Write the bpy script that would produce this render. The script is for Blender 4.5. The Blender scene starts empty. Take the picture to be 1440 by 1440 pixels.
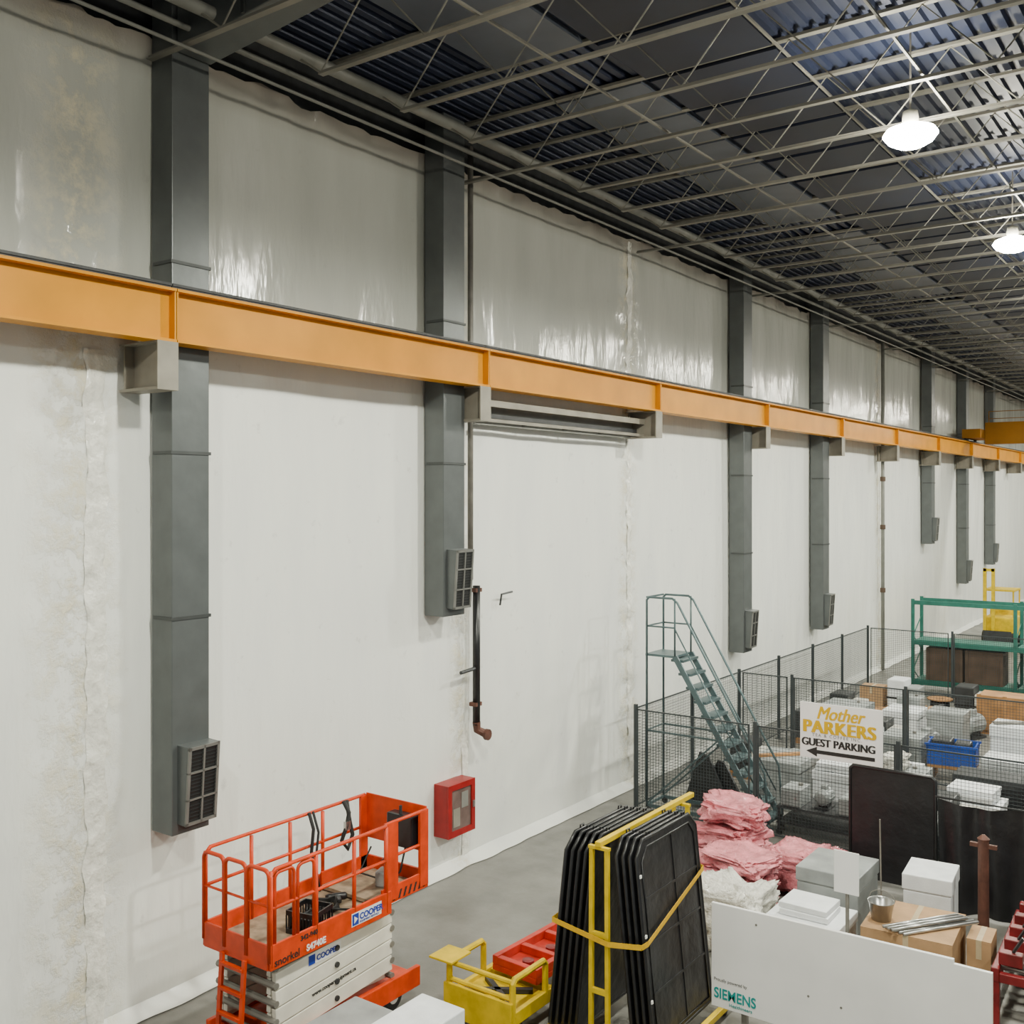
import bpy, bmesh, math, random
from mathutils import Vector, Matrix, noise
random.seed(7)
C = bpy.context.scene
COL = C.collection
R = math.radians
H = 5.82; D = 10.0
ORD = ['nearest','second','third','fourth','fifth','sixth','seventh','eighth','ninth','tenth','eleventh','twelfth','thirteenth']

# ---------------------------------------------------------------- materials
def mat(name, col, rough=.5, metal=0.0, var=.12, scale=4.0, bump=0.0, bscale=30.0, alpha=1.0, emis=0.0, spec=.5, trans=0.0):
    m = bpy.data.materials.new(name); m.use_nodes = True
    nt = m.node_tree; b = nt.nodes['Principled BSDF']
    tc = nt.nodes.new('ShaderNodeTexCoord')
    n = nt.nodes.new('ShaderNodeTexNoise'); n.inputs['Scale'].default_value = scale; n.inputs['Detail'].default_value = 6
    nt.links.new(tc.outputs['Object'], n.inputs['Vector'])
    r = nt.nodes.new('ShaderNodeValToRGB')
    r.color_ramp.elements[0].position = .3; r.color_ramp.elements[1].position = .7
    r.color_ramp.elements[0].color = [c*(1-var) for c in col[:3]]+[1]
    r.color_ramp.elements[1].color = [min(1, c*(1+var)) for c in col[:3]]+[1]
    nt.links.new(n.outputs['Fac'], r.inputs['Fac']); nt.links.new(r.outputs['Color'], b.inputs['Base Color'])
    b.inputs['Roughness'].default_value = rough; b.inputs['Metallic'].default_value = metal
    b.inputs['Specular IOR Level'].default_value = spec
    b.inputs['Alpha'].default_value = alpha
    b.inputs['Transmission Weight'].default_value = trans
    if emis:
        b.inputs['Emission Color'].default_value = list(col[:3])+[1]; b.inputs['Emission Strength'].default_value = emis
    if bump:
        n2 = nt.nodes.new('ShaderNodeTexNoise'); n2.inputs['Scale'].default_value = bscale; n2.inputs['Detail'].default_value = 4
        nt.links.new(tc.outputs['Object'], n2.inputs['Vector'])
        bp = nt.nodes.new('ShaderNodeBump'); bp.inputs['Strength'].default_value = bump; bp.inputs['Distance'].default_value = .05
        nt.links.new(n2.outputs['Fac'], bp.inputs['Height']); nt.links.new(bp.outputs['Normal'], b.inputs['Normal'])
    return m

M = {}
M['yellow_beam'] = mat('beam_yellow', (.60,.245,.0), .42, 0, .16, 1.0, spec=.25)
M['crane'] = mat('crane_orange_brown', (.24,.10,.008), .55, 0, .15, 1.2, spec=.2)
M['yellow'] = mat('safety_yellow', (.62,.43,.003), .42, 0, .18, 6, spec=.3)
M['orange'] = mat('lift_orange', (.58,.042,.002), .42, 0, .22, 6, spec=.35)
M['red'] = mat('cabinet_red', (.28,.005,.005), .4, 0, .2, 6)
M['fixred'] = mat('fixture_red', (.46,.025,.012), .5, 0, .25, 6)
M['machred'] = mat('machine_red', (.16,.008,.010), .4, 0, .35, 6)
M['rust'] = mat('rusty_brown', (.10,.038,.025), .65, 0, .35, 8)
M['duct'] = mat('duct_grey', (.115,.125,.127), .36, .4, .10, 3, .06, 5)
M['ductseam'] = mat('duct_seam', (.06,.065,.066), .45, .4)
M['steel'] = mat('steel_grey', (.20,.19,.17), .5, .2, .2, 5)
M['bracket'] = mat('bracket_paint', (.24,.22,.18), .5, .0, .2, 3)
M['joist'] = mat('joist_paint', (.19,.185,.16), .5, .1, .2, 2)
M['darksteel'] = mat('dark_steel', (.035,.037,.04), .5, .2, .3, 5)
M['post'] = mat('fence_post', (.045,.055,.06), .45, .3)
M['black'] = mat('black_plastic', (.012,.012,.014), .32, 0, .3, 10)
M['sheet'] = mat('black_sheet', (.011,.011,.013), .38, 0, .3, 4, .4, 4)
M['rubber'] = mat('rubber', (.02,.02,.02), .8)
M['chrome'] = mat('bright_metal', (.5,.5,.49), .3, .9, .1)
M['white'] = mat('white_paint', (.78,.78,.76), .45, 0, .06, 3)
M['cream'] = mat('cream_paint', (.72,.69,.60), .45, 0, .12, 4)
M['board'] = mat('white_board', (.80,.79,.78), .4, 0, .06, 1.5)
M['foam'] = mat('white_foam', (.76,.78,.80), .7, 0, .08, 5, .1, 60)
M['greybox'] = mat('enclosure_grey', (.31,.33,.33), .45, .1, .25, 3)
M['card'] = mat('cardboard', (.40,.24,.12), .8, 0, .15, 5)
M['wood'] = mat('wood', (.36,.18,.065), .7, 0, .3, 3)
M['brown'] = mat('brown_crate', (.09,.055,.035), .7, 0, .3, 3)
M['pink'] = mat('pink_wrap', (.70,.235,.27), .22, 0, .3, 5, .8, 16)
M['clear'] = mat('clear_wrap', (.70,.68,.62), .15, 0, .2, 8, .9, 18)
M['teal'] = mat('rack_teal', (.025,.15,.115), .45, .1, .2, 5)
M['ladder'] = mat('ladder_blue_grey', (.085,.13,.14), .45, .3, .2, 5)
M['deck'] = mat('deck_tan', (.28,.21,.14), .7, 0, .35, 8)
M['blue'] = mat('bin_blue', (.01,.07,.42), .4, 0, .15, 6)
M['navy'] = mat('logo_blue', (.01,.04,.32), .4, 0, .02)
M['tealtext'] = mat('text_teal', (.0,.27,.26), .5, 0, .02)
M['gold'] = mat('text_gold', (.60,.37,.0), .5, 0, .02, spec=.2)
M['ink'] = mat('text_black', (.015,.015,.015), .6, 0, .02)
M['greytext'] = mat('text_grey', (.2,.2,.2), .6, 0, .02)
M['panelgrey'] = mat('ceiling_panel_grey', (.085,.097,.125), .4, .2, .25, 1)
M['paneldark'] = mat('ceiling_panel_dark', (.008,.012,.030), .5, .1, .2, 1)
M['pipe'] = mat('pipe_grey', (.21,.21,.19), .5, .1)
M['glass'] = mat('cabinet_glass', (.14,.09,.08), .06, 0, .3, 5)
M['strap'] = mat('strap_yellow', (.66,.38,.002), .6, 0, .1, 20)
M['lens'] = mat('lamp_lens', (1,.95,.78), .4, 0, 0.0, 1, emis=160)
M['grille'] = mat('grille_dark', (.018,.019,.02), .5, .2)
M['grillef'] = mat('grille_frame', (.20,.20,.19), .4, .4)
M['tape'] = mat('sheet_tape', (.80,.79,.72), .22, 0, .12, 9, .7, 9)
M['packtape'] = mat('packing_tape', (.50,.40,.25), .3, 0, .1, 9)

def wall_mat(name, base, lo, rough, streak, upper):
    m = bpy.data.materials.new(name); m.use_nodes = True
    nt = m.node_tree; N = nt.nodes; L = nt.links; b = N['Principled BSDF']
    tc = N.new('ShaderNodeTexCoord')
    mp = N.new('ShaderNodeMapping'); mp.inputs['Scale'].default_value = (1, 1.1, .3); L.new(tc.outputs['Object'], mp.inputs['Vector'])
    n = N.new('ShaderNodeTexNoise'); n.inputs['Scale'].default_value = 1.3; n.inputs['Detail'].default_value = 5; n.inputs['Roughness'].default_value = .5
    L.new(mp.outputs[0], n.inputs['Vector'])
    r = N.new('ShaderNodeValToRGB'); r.color_ramp.elements[0].position = .3; r.color_ramp.elements[1].position = .62
    r.color_ramp.elements[0].color = lo+(1,); r.color_ramp.elements[1].color = base+(1,)
    L.new(n.outputs['Fac'], r.inputs['Fac'])
    sp = N.new('ShaderNodeSeparateXYZ'); L.new(tc.outputs['Object'], sp.inputs[0])
    prev = None
    for yc, w in ((6.1,.65),(12.6,.3),(18.0,.45),(35,.4)):
        s = N.new('ShaderNodeMath'); s.operation = 'SUBTRACT'; L.new(sp.outputs['Y'], s.inputs[0]); s.inputs[1].default_value = yc
        a = N.new('ShaderNodeMath'); a.operation = 'ABSOLUTE'; L.new(s.outputs[0], a.inputs[0])
        mr = N.new('ShaderNodeMapRange'); mr.inputs['From Min'].default_value = 0; mr.inputs['From Max'].default_value = w
        mr.inputs['To Min'].default_value = 1; mr.inputs['To Max'].default_value = 0; L.new(a.outputs[0], mr.inputs['Value'])
        if prev is None: prev = mr
        else:
            ad = N.new('ShaderNodeMath'); ad.operation = 'MAXIMUM'; L.new(prev.outputs[0], ad.inputs[0]); L.new(mr.outputs[0], ad.inputs[1]); prev = ad
    n3 = N.new('ShaderNodeTexNoise'); n3.inputs['Scale'].default_value = 3.5; n3.inputs['Detail'].default_value = 9; n3.inputs['Roughness'].default_value = .7
    L.new(tc.outputs['Object'], n3.inputs['Vector'])
    mr2 = N.new('ShaderNodeMapRange'); mr2.inputs['From Min'].default_value = .45; mr2.inputs['From Max'].default_value = .62; L.new(n3.outputs['Fac'], mr2.inputs['Value'])
    mu = N.new('ShaderNodeMath'); mu.operation = 'MULTIPLY'; L.new(prev.outputs[0], mu.inputs[0]); L.new(mr2.outputs[0], mu.inputs[1])
    mx = N.new('ShaderNodeMix'); mx.data_type = 'RGBA'; L.new(mu.outputs[0], mx.inputs['Factor']); L.new(r.outputs['Color'], mx.inputs['A'])
    mx.inputs['B'].default_value = (.78,.72,.54,1)
    n4 = N.new('ShaderNodeTexNoise'); n4.inputs['Scale'].default_value = 4; n4.inputs['Detail'].default_value = 6; n4.inputs['Roughness'].default_value = .65; L.new(tc.outputs['Object'], n4.inputs['Vector'])
    mr3 = N.new('ShaderNodeMapRange'); mr3.inputs['From Min'].default_value = .63; mr3.inputs['From Max'].default_value = .76; mr3.inputs['To Max'].default_value = .45; L.new(n4.outputs['Fac'], mr3.inputs['Value'])
    mx2 = N.new('ShaderNodeMix'); mx2.data_type = 'RGBA'; L.new(mr3.outputs[0], mx2.inputs['Factor']); L.new(mx.outputs['Result'], mx2.inputs['A']); mx2.inputs['B'].default_value = (.42,.41,.38,1)
    last = mx2
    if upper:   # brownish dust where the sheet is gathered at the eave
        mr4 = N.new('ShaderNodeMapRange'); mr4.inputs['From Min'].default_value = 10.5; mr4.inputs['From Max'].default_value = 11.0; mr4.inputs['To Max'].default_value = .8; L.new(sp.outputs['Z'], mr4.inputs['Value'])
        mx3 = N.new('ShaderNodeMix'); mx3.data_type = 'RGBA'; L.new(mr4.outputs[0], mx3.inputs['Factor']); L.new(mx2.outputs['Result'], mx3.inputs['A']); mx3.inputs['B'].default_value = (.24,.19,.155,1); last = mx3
    L.new(last.outputs['Result'], b.inputs['Base Color'])
    b.inputs['Roughness'].default_value = rough
    ad = N.new('ShaderNodeMath'); ad.operation = 'MULTIPLY_ADD'; L.new(mu.outputs[0], ad.inputs[0]); ad.inputs[1].default_value = .5; L.new(n.outputs['Fac'], ad.inputs[2])
    n5 = N.new('ShaderNodeTexNoise'); n5.inputs['Scale'].default_value = 9; n5.inputs['Detail'].default_value = 3
    mp5 = N.new('ShaderNodeMapping'); mp5.inputs['Scale'].default_value = (1,1,.3); L.new(tc.outputs['Object'], mp5.inputs['Vector']); L.new(mp5.outputs[0], n5.inputs['Vector'])
    ad2 = N.new('ShaderNodeMath'); ad2.operation = 'MULTIPLY_ADD'; L.new(n5.outputs['Fac'], ad2.inputs[0]); ad2.inputs[1].default_value = .08; L.new(ad.outputs[0], ad2.inputs[2])
    bp = N.new('ShaderNodeBump'); bp.inputs['Strength'].default_value = streak; bp.inputs['Distance'].default_value = .1
    L.new(ad2.outputs[0], bp.inputs['Height']); L.new(bp.outputs['Normal'], b.inputs['Normal'])
    return m
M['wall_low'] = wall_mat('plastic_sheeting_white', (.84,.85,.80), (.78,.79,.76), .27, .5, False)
M['wall_up'] = wall_mat('plastic_sheeting_grey_shaded', (.55,.56,.51), (.49,.50,.46), .15, .42, True)  # greyer sheeting above the beam, its weaker lamp light put into the colour

def floor_mat():
    m = mat('concrete_floor', (.185,.18,.165), .42, 0, .3, .8, .05, 40)
    nt = m.node_tree; b = nt.nodes['Principled BSDF']
    tc = nt.nodes['Texture Coordinate']
    n = nt.nodes.new('ShaderNodeTexNoise'); n.inputs['Scale'].default_value = 2.2; n.inputs['Detail'].default_value = 10; n.inputs['Roughness'].default_value = .7
    nt.links.new(tc.outputs['Object'], n.inputs['Vector'])
    mr = nt.nodes.new('ShaderNodeMapRange'); mr.inputs['From Min'].default_value = .3; mr.inputs['From Max'].default_value = .7
    mr.inputs['To Min'].default_value = .28; mr.inputs['To Max'].default_value = .6
    nt.links.new(n.outputs['Fac'], mr.inputs['Value']); nt.links.new(mr.outputs[0], b.inputs['Roughness'])
    return m
M['floor'] = floor_mat()
M['roof'] = mat('roof_deck', (.020,.027,.058), .45, .2, .2, .6)

# ---------------------------------------------------------------- mesh builder
class MB:
    def __init__(s): s.v=[]; s.f=[]; s.mi=[]
    def add(s, vs, fs, mi=0):
        k = len(s.v); s.v += [tuple(p) for p in vs]; s.f += [tuple(i+k for i in f) for f in fs]; s.mi += [mi]*len(fs); return s
    def box(s, x0,x1,y0,y1,z0,z1, mi=0):
        vs = [(x0,y0,z0),(x1,y0,z0),(x1,y1,z0),(x0,y1,z0),(x0,y0,z1),(x1,y0,z1),(x1,y1,z1),(x0,y1,z1)]
        return s.add(vs, [(0,3,2,1),(4,5,6,7),(0,1,5,4),(1,2,6,5),(2,3,7,6),(3,0,4,7)], mi)
    def bar(s, p, q, w, h, mi=0, up=(0,0,1)):
        p = Vector(p); q = Vector(q); d = (q-p).normalized(); u = Vector(up)
        if abs(d.dot(u)) > .98: u = Vector((0,1,0))
        a = d.cross(u).normalized()*w/2; b = a.cross(d).normalized()*h/2
        vs = [p-a-b,p+a-b,p+a+b,p-a+b,q-a-b,q+a-b,q+a+b,q-a+b]
        return s.add(vs, [(0,3,2,1),(4,5,6,7),(0,1,5,4),(1,2,6,5),(2,3,7,6),(3,0,4,7)], mi)
    def tube(s, pts, r, n=8, closed=False, mi=0):
        P = [Vector(p) for p in pts]; K = len(P); vs=[]; fs=[]
        ref = None
        for i in range(K):
            if closed: t = (P[(i+1)%K]-P[i-1])
            elif i==0: t = P[1]-P[0]
            elif i==K-1: t = P[-1]-P[-2]
            else: t = (P[i+1]-P[i]).normalized()+(P[i]-P[i-1]).normalized()
            t.normalize()
            if ref is None:
                ref = Vector((0,0,1)) if abs(t.z)<.9 else Vector((1,0,0))
            a = (ref - t*ref.dot(t))
            if a.length<1e-4: a = Vector((0,1,0))
            a.normalize(); ref = a; b = t.cross(a)
            for j in range(n):
                g = 2*math.pi*j/n; vs.append(P[i]+(a*math.cos(g)+b*math.sin(g))*r)
        for i in range(K if closed else K-1):
            i2=(i+1)%K
            for j in range(n):
                j2=(j+1)%n; fs.append((i*n+j,i*n+j2,i2*n+j2,i2*n+j))
        if not closed: fs += [tuple(range(n))[::-1], tuple(range((K-1)*n,K*n))]
        return s.add(vs, fs, mi)
    def lathe(s, prof, o=(0,0,0), n=20, axis='z', mi=0):
        vs=[]; fs=[]; K=len(prof)
        for r,z in prof:
            for j in range(n):
                g=2*math.pi*j/n; c=r*math.cos(g); d=r*math.sin(g)
                p = (c,d,z) if axis=='z' else ((z,c,d) if axis=='x' else (d,z,c))
                vs.append((p[0]+o[0],p[1]+o[1],p[2]+o[2]))
        for i in range(K-1):
            for j in range(n):
                j2=(j+1)%n; fs.append((i*n+j,i*n+j2,(i+1)*n+j2,(i+1)*n+j))
        fs += [tuple(range(n))[::-1], tuple(range((K-1)*n,K*n))]
        return s.add(vs, fs, mi)
    def prism(s, pts, axis, a0, a1, mi=0):
        n=len(pts)
        def p3(p,a):
            return (a,p[0],p[1]) if axis=='x' else ((p[0],a,p[1]) if axis=='y' else (p[0],p[1],a))
        vs=[p3(p,a0) for p in pts]+[p3(p,a1) for p in pts]
        fs=[tuple(range(n))[::-1], tuple(range(n,2*n))]+[(i,(i+1)%n,(i+1)%n+n,i+n) for i in range(n)]
        return s.add(vs,fs,mi)
    def build(s, name, m, parent=None, loc=(0,0,0), rot=(0,0,0), bevel=0, smooth=False):
        me = bpy.data.meshes.new(name); me.from_pydata(s.v, [], s.f)
        for x in (m if isinstance(m,(list,tuple)) else [m]): me.materials.append(x)
        me.polygons.foreach_set('material_index', s.mi)
        if smooth: me.polygons.foreach_set('use_smooth', [True]*len(s.f))
        bm = bmesh.new(); bm.from_mesh(me); bmesh.ops.recalc_face_normals(bm, faces=bm.faces); bm.to_mesh(me); bm.free()
        me.update()
        o = bpy.data.objects.new(name, me); COL.objects.link(o)
        o.location = loc; o.rotation_euler = rot
        if parent: o.parent = parent
        if bevel:
            b = o.modifiers.new('bevel','BEVEL'); b.width = bevel; b.segments = 2; b.limit_method = 'ANGLE'
        return o

def tag(o, label=None, cat=None, group=None, kind=None):
    if label: o['label']=label
    if cat: o['category']=cat
    if group: o['group']=group
    if kind: o['kind']=kind
    return o
def thing(name, label, cat, loc=(0,0,0), rz=0, group=None):
    o = bpy.data.objects.new(name, None); COL.objects.link(o); o.location=loc; o.rotation_euler=(0,0,rz)
    return tag(o,label,cat,group)
def dup(root, loc, rz=None, label=None):
    r = root.copy(); COL.objects.link(r); r.location = loc
    if rz is not None: r.rotation_euler=(0,0,rz)
    if label: r['label']=label
    for ch in list(root.children):
        c=ch.copy(); COL.objects.link(c); c.parent=r
        for g in list(ch.children):
            d=g.copy(); COL.objects.link(d); d.parent=c
    return r
def text(name, s, size, m, parent, loc, rot, offset=0.0, shear=0.0, align='LEFT', sx=1.0, space=1.0):
    cu = bpy.data.curves.new(name,'FONT'); cu.body=s; cu.size=size; cu.extrude=.002; cu.offset=offset; cu.shear=shear; cu.align_x=align; cu.space_character=space
    t = bpy.data.objects.new(name+'_tmp',cu); COL.objects.link(t)
    bpy.context.view_layer.update()
    dg = bpy.context.evaluated_depsgraph_get()
    me = bpy.data.meshes.new_from_object(t.evaluated_get(dg)); bpy.data.objects.remove(t)
    me.materials.clear(); me.materials.append(m)
    o = bpy.data.objects.new(name, me); COL.objects.link(o); o.parent=parent; o.location=loc; o.rotation_euler=rot; o.scale=(sx,1,1)
    return o
FX = (R(90),0,R(90))     # lettering that faces +X
FY = (R(90),0,0)         # lettering that faces -Y
def arc_pts(c, r, a0, a1, n, f):
    return [f(c[0]+r*math.cos(R(a0+(a1-a0)*i/n)), c[1]+r*math.sin(R(a0+(a1-a0)*i/n))) for i in range(n+1)]

# ---------------------------------------------------------------- setting
o = MB().box(-.6,28,-10,76,-.3,0).build('floor', M['floor']); o['kind']='structure'
def dx(y,z):
    ph=((y-6.9)/5.6)%1.0
    sag=math.sin(math.pi*ph)
    n1=noise.noise(Vector((y*.35,z*.18,3)))*.05
    n2=noise.noise(Vector((y*1.3,z*.22,9)))*.022
    near=math.exp(-((y-6.1)/.55)**2)+math.exp(-((y-18)/.35)**2)+.7*math.exp(-((y-12.5)/.3)**2)
    n3=(noise.noise(Vector((y*4,z*3.2,1)))*.05-abs(noise.noise(Vector((y*6,z*5,6))))*.045)*near
    topf=max(0,(z-10.2)/.85)
    n4=noise.noise(Vector((y*2.6,z*.5,4)))*.08*topf
    return min(-.005,-.085+n1+n2+n3+n4-.03*sag)
def wall_left():
    b = MB(); ys=[]; y=-6.0
    while y<76: ys.append(y); y += (.08 if 4.5<y<7.5 else .14) if y<30 else .4
    zs=[i*.125 for i in range(89)]; zs[-1]=11.05
    ny=len(ys); nz=len(zs); lo=[];hi=[]
    def ztop(y): return 10.97+.12*noise.noise(Vector((y*1.1,0,5)))+.06*noise.noise(Vector((y*4,0,8)))
    b.v=[(dx(y,z),y,z if j<nz-3 else z-(11.05-ztop(y))*((j-nz+4)/3)) for j,z in enumerate(zs) for y in ys]
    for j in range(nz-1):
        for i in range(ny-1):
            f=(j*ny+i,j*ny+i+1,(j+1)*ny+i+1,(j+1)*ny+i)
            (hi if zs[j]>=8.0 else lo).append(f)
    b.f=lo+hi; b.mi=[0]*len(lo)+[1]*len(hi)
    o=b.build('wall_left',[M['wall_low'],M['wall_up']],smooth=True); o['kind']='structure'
wall_left()
o=MB().box(-.6,-.36,-10,76,0,12).build('wall_left_outer',M['darksteel']); o['kind']='structure'
o=MB().box(-.5,28,76,76.3,0,12).build('wall_back',M['wall_low']); o['kind']='structure'
def seam(i,y,z0,z1,w):
    b=MB(); n=int((z1-z0)/.06); vs=[]
    for k in range(n+1):
        z=z0+(z1-z0)*k/n
        for q in range(7):
            yy=y+w*(q/6-.5)*(1+.5*noise.noise(Vector((z*3,q,i))))+.03*noise.noise(Vector((z*.9,7,i)))
            e=0 if q in (0,6) else .006+.025*abs(noise.noise(Vector((z*6,q*2.3,i))))
            vs.append((dx(yy,z)+.006+e,yy,z))
    fs=[(k*7+q,k*7+q+1,k*7+q+8,k*7+q+7) for k in range(n) for q in range(6)]
    b.add(vs,fs); o=b.build('trim_%d'%i,M['tape'],smooth=True); o['kind']='structure'
seam(1,6.33,0.1,7.4,.24); seam(2,12.75,0.1,2.1,.18); seam(3,18.05,0.1,10.9,.18); seam(4,35.3,0.1,7.4,.14)
b=MB(); vs=[]; n=500
for k in range(n+1):
    y=-6+80*k/n; w=.03+.06*noise.noise(Vector((y*1.7,1,1)))
    vs += [(dx(y,.2)+.004,y,.14),(.0+.02*noise.noise(Vector((y*3,2,2))),y,.06),(w+.05,y,.012)]
b.add(vs,[(k*3+q,k*3+q+1,k*3+q+4,k*3+q+3) for k in range(n) for q in range(2)])
o=b.build('baseboard_left',M['wall_low'],smooth=True); o['kind']='structure'
b=MB(); pitch=.2; x=-.4; pr=[]
while x<28:
    pr += [(x,11.68),(x+.07,11.68),(x+.09,11.62),(x+.18,11.62)]; x+=pitch
vs=[(p[0],-10,p[1]) for p in pr]+[(p[0],76,p[1]) for p in pr]; K=len(pr)
b.add(vs,[(i,i+1,i+1+K,i+K) for i in range(K-1)])
b.box(-.5,28,-10,76,11.72,11.85)
o=b.build('ceiling',M['roof']); o['kind']='structure'
o=MB().box(-.34,-.22,-10,76,10.75,11.62).build('trim_5',M['darksteel']); o['kind']='structure'

# ---------------------------------------------------------------- roof steel
def joist(full):
    t=thing('roof_joist','open web steel roof joist spanning out from the sheeted wall under the dark deck','roof joist',group='roof joists')
    L=22; x0=.0; xb=.05 if full else 1.3
    MB().box(x0,L,-.05,.05,11.56,11.60).build('top_chord',M['joist'],t)
    MB().box(xb,L,-.040,.040,10.67,10.682).box(xb,L,-.010,.010,10.682,10.72).build('bottom_chord',M['joist'],t)
    w=MB(); x=1.3
    w.tube([(x0+.1,0,11.56),(1.3,0,10.70)],.014,5)
    while x<L-1.4:
        w.tube([(x,0,10.70),(x+.8,0,11.56),(x+1.6,0,10.70)],.011,5); x+=1.6
    w.build('web',M['joist'],t)
    return t
jf=joist(True); js=joist(False)
usedf=False; useds=False
for k in range(-3,46):
    y=6.9+1.4*k
    if k%4==0:
        if not usedf: jf.location=(0,y,0); usedf=True
        else: dup(jf,(0,y,0))
    else:
        if not useds: js.location=(0,y,0); useds=True
        else: dup(js,(0,y,0))
for i,(xx,zz) in enumerate(((3.6,10.735),(6.9,10.735),(10.4,10.735),(5.2,11.45))):
    o=MB().box(xx-.014,xx+.014,0,70,zz,zz+.028).build('bridging_bar',M['joist'])
    tag(o,['thin steel bridging bar closest to the sheeted wall, along the joist bottoms','thin steel bridging bar along the joist bottoms beside the ceiling lamps','thin steel bridging bar along the joist bottoms, out by the right edge','thin steel bridging bar running high between the joist tops'][i],'bridging bar')
p0=None; q0=None
for k in range(-2,34):
    y=6.9+1.4*k
    if k%7==3: continue
    if p0 is None:
        p0=MB().box(1.75,3.15,.07,1.33,11.54,11.62).build('ceiling_panel',M['panelgrey'],loc=(0,y,0)); tag(p0,'light grey flat ceiling panel between two joists, in the row nearest the wall','ceiling panel','light grey ceiling panels')
    else:
        c=p0.copy(); COL.objects.link(c); c.location=(0,y,0)
for k in range(-2,34):
    y=6.9+1.4*k
    if q0 is None:
        q0=MB().box(3.3,5.1,.07,1.33,11.52,11.62).build('ceiling_panel',M['paneldark'],loc=(0,y,0)); tag(q0,'dark navy flat ceiling panel between two joists, beside the light grey row','ceiling panel','dark ceiling panels')
    else:
        c=q0.copy(); COL.objects.link(c); c.location=(0,y,0)
for i,(xx,zz,r,mm,lb) in enumerate(((.95,11.0,.075,'pipe','thick grey pipe hung along the eave through the joists'),
        (.55,10.95,.035,'pipe','thin grey conduit along the top of the sheeted wall'),
        (.75,10.63,.02,'pipe','thinnest cable conduit hung below the joist ends'),
        (.40,11.3,.05,'darksteel','dark pipe tucked tight under the roof deck at the wall'))):
    o=MB().tube([(xx,-4,zz),(xx,74,zz)],r,10).build('roof_pipe',M[mm],smooth=True); tag(o,lb,'pipe')

lamp0=None
def lamp(label):
    t=thing('high_bay_lamp',label,'ceiling lamp',group='high bay lamps')
    MB().tube([(0,0,.34),(0,0,1.325)],.012,6).build('hanger',M['steel'],t)
    MB().lathe([(.05,.34),(.09,.32),(.10,.20),(.08,.15)],n=20).build('housing',M['joist'],t,smooth=True)
    MB().lathe([(.03,-.13),(.16,-.11),(.27,-.05),(.33,.03),(.29,.09),(.16,.14),(.02,.145)],n=32).build('lens',M['lens'],t,smooth=True)
    return t
for row,xx in enumerate((6.56,15.0)):
    for k in range(-1,9):
        y=13.3+6.8*(k-1)
        if row==0:
            if lamp0 is None: lamp0=lamp('round high bay lamp'); t=lamp0; t.location=(xx,y,10.30)
            else: t=dup(lamp0,(xx,y,10.30))
            t['label']={1:'glowing high bay lamp nearer the camera, top right',2:'second glowing high bay lamp, at the right edge'}.get(k,'high bay lamp in the same row, outside the frame')
        if row==1 and k%2: continue
        l=bpy.data.lights.new('lamp_light','SPOT'); l.energy=(1950 if row==0 else 2500); l.spot_size=R(174); l.spot_blend=.4; l.shadow_soft_size=.22; l.color=(.99,1.0,.86)
        lo=bpy.data.objects.new('lamp_light',l); COL.objects.link(lo); lo.location=(xx,y,10.09)
w=bpy.data.worlds.new('world'); C.world=w; w.use_nodes=True
w.node_tree.nodes['Background'].inputs[0].default_value=(.92,.98,.94,1); w.node_tree.nodes['Background'].inputs[1].default_value=.34

# ---------------------------------------------------------------- runway beam
def runway():
    t=thing('runway_beam','yellow crane runway beam span','crane beam',group='crane runway beam spans')
    L=5.59
    MB().box(.485,.515,0,L,7.50,8.02).build('web',M['yellow_beam'],t)
    MB().box(.38,.63,0,L,8.02,8.05).build('top_flange',M['yellow_beam'],t)
    MB().box(.38,.63,0,L,7.47,7.50).build('bottom_flange',M['yellow_beam'],t)
    MB().box(.515,.615,.0,.02,7.50,8.02).build('stiffener',M['yellow_beam'],t)
    MB().box(.515,.615,L-.02,L,7.50,8.02).build('stiffener',M['yellow_beam'],t)
    MB().box(.47,.53,0,L,8.05,8.09).box(.455,.545,0,L,8.09,8.12).build('crane_rail',M['darksteel'],t)
    MB().tube([(.42,0,8.09),(.42,L,8.09)],.035,6).build('conductor_tube',M['darksteel'],t)
    return t
rb=runway()
for k in range(-2,12):
    y=6.85+5.6*k; lab='%s yellow crane runway beam span counted from the left edge'%(ORD[k+1] if k+1>=1 else 'nearest') if k>=-1 else 'yellow crane runway beam span beyond the left edge'
    if k==-2: rb.location=(0,y,0); rb['label']=lab
    else: dup(rb,(0,y,0),label=lab)
def bracket():
    t=thing('beam_bracket','','bracket',group='runway beam brackets')
    MB().box(-.05,.62,-.012,.012,6.98,7.45).build('web',M['bracket'],t)
    MB().box(-.05,.64,-.13,.13,7.45,7.469).build('top_plate',M['bracket'],t)
    MB().box(-.05,.64,-.13,.13,6.95,6.98).build('bottom_plate',M['bracket'],t)
    MB().box(.62,.64,-.13,.13,6.98,7.45).build('end_plate',M['bracket'],t)
    MB().box(.03,.05,-.13,.13,6.98,7.45).build('stiffener',M['bracket'],t)
    return t
br=bracket()
for k in range(0,11):
    lab='%s grey steel bracket holding the yellow runway beam, counting from the left'%ORD[k]
    loc=(0,6.72+5.6*k,0)
    if k==0: br.location=loc; br['label']=lab
    else: dup(br,loc,label=lab)

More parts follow.
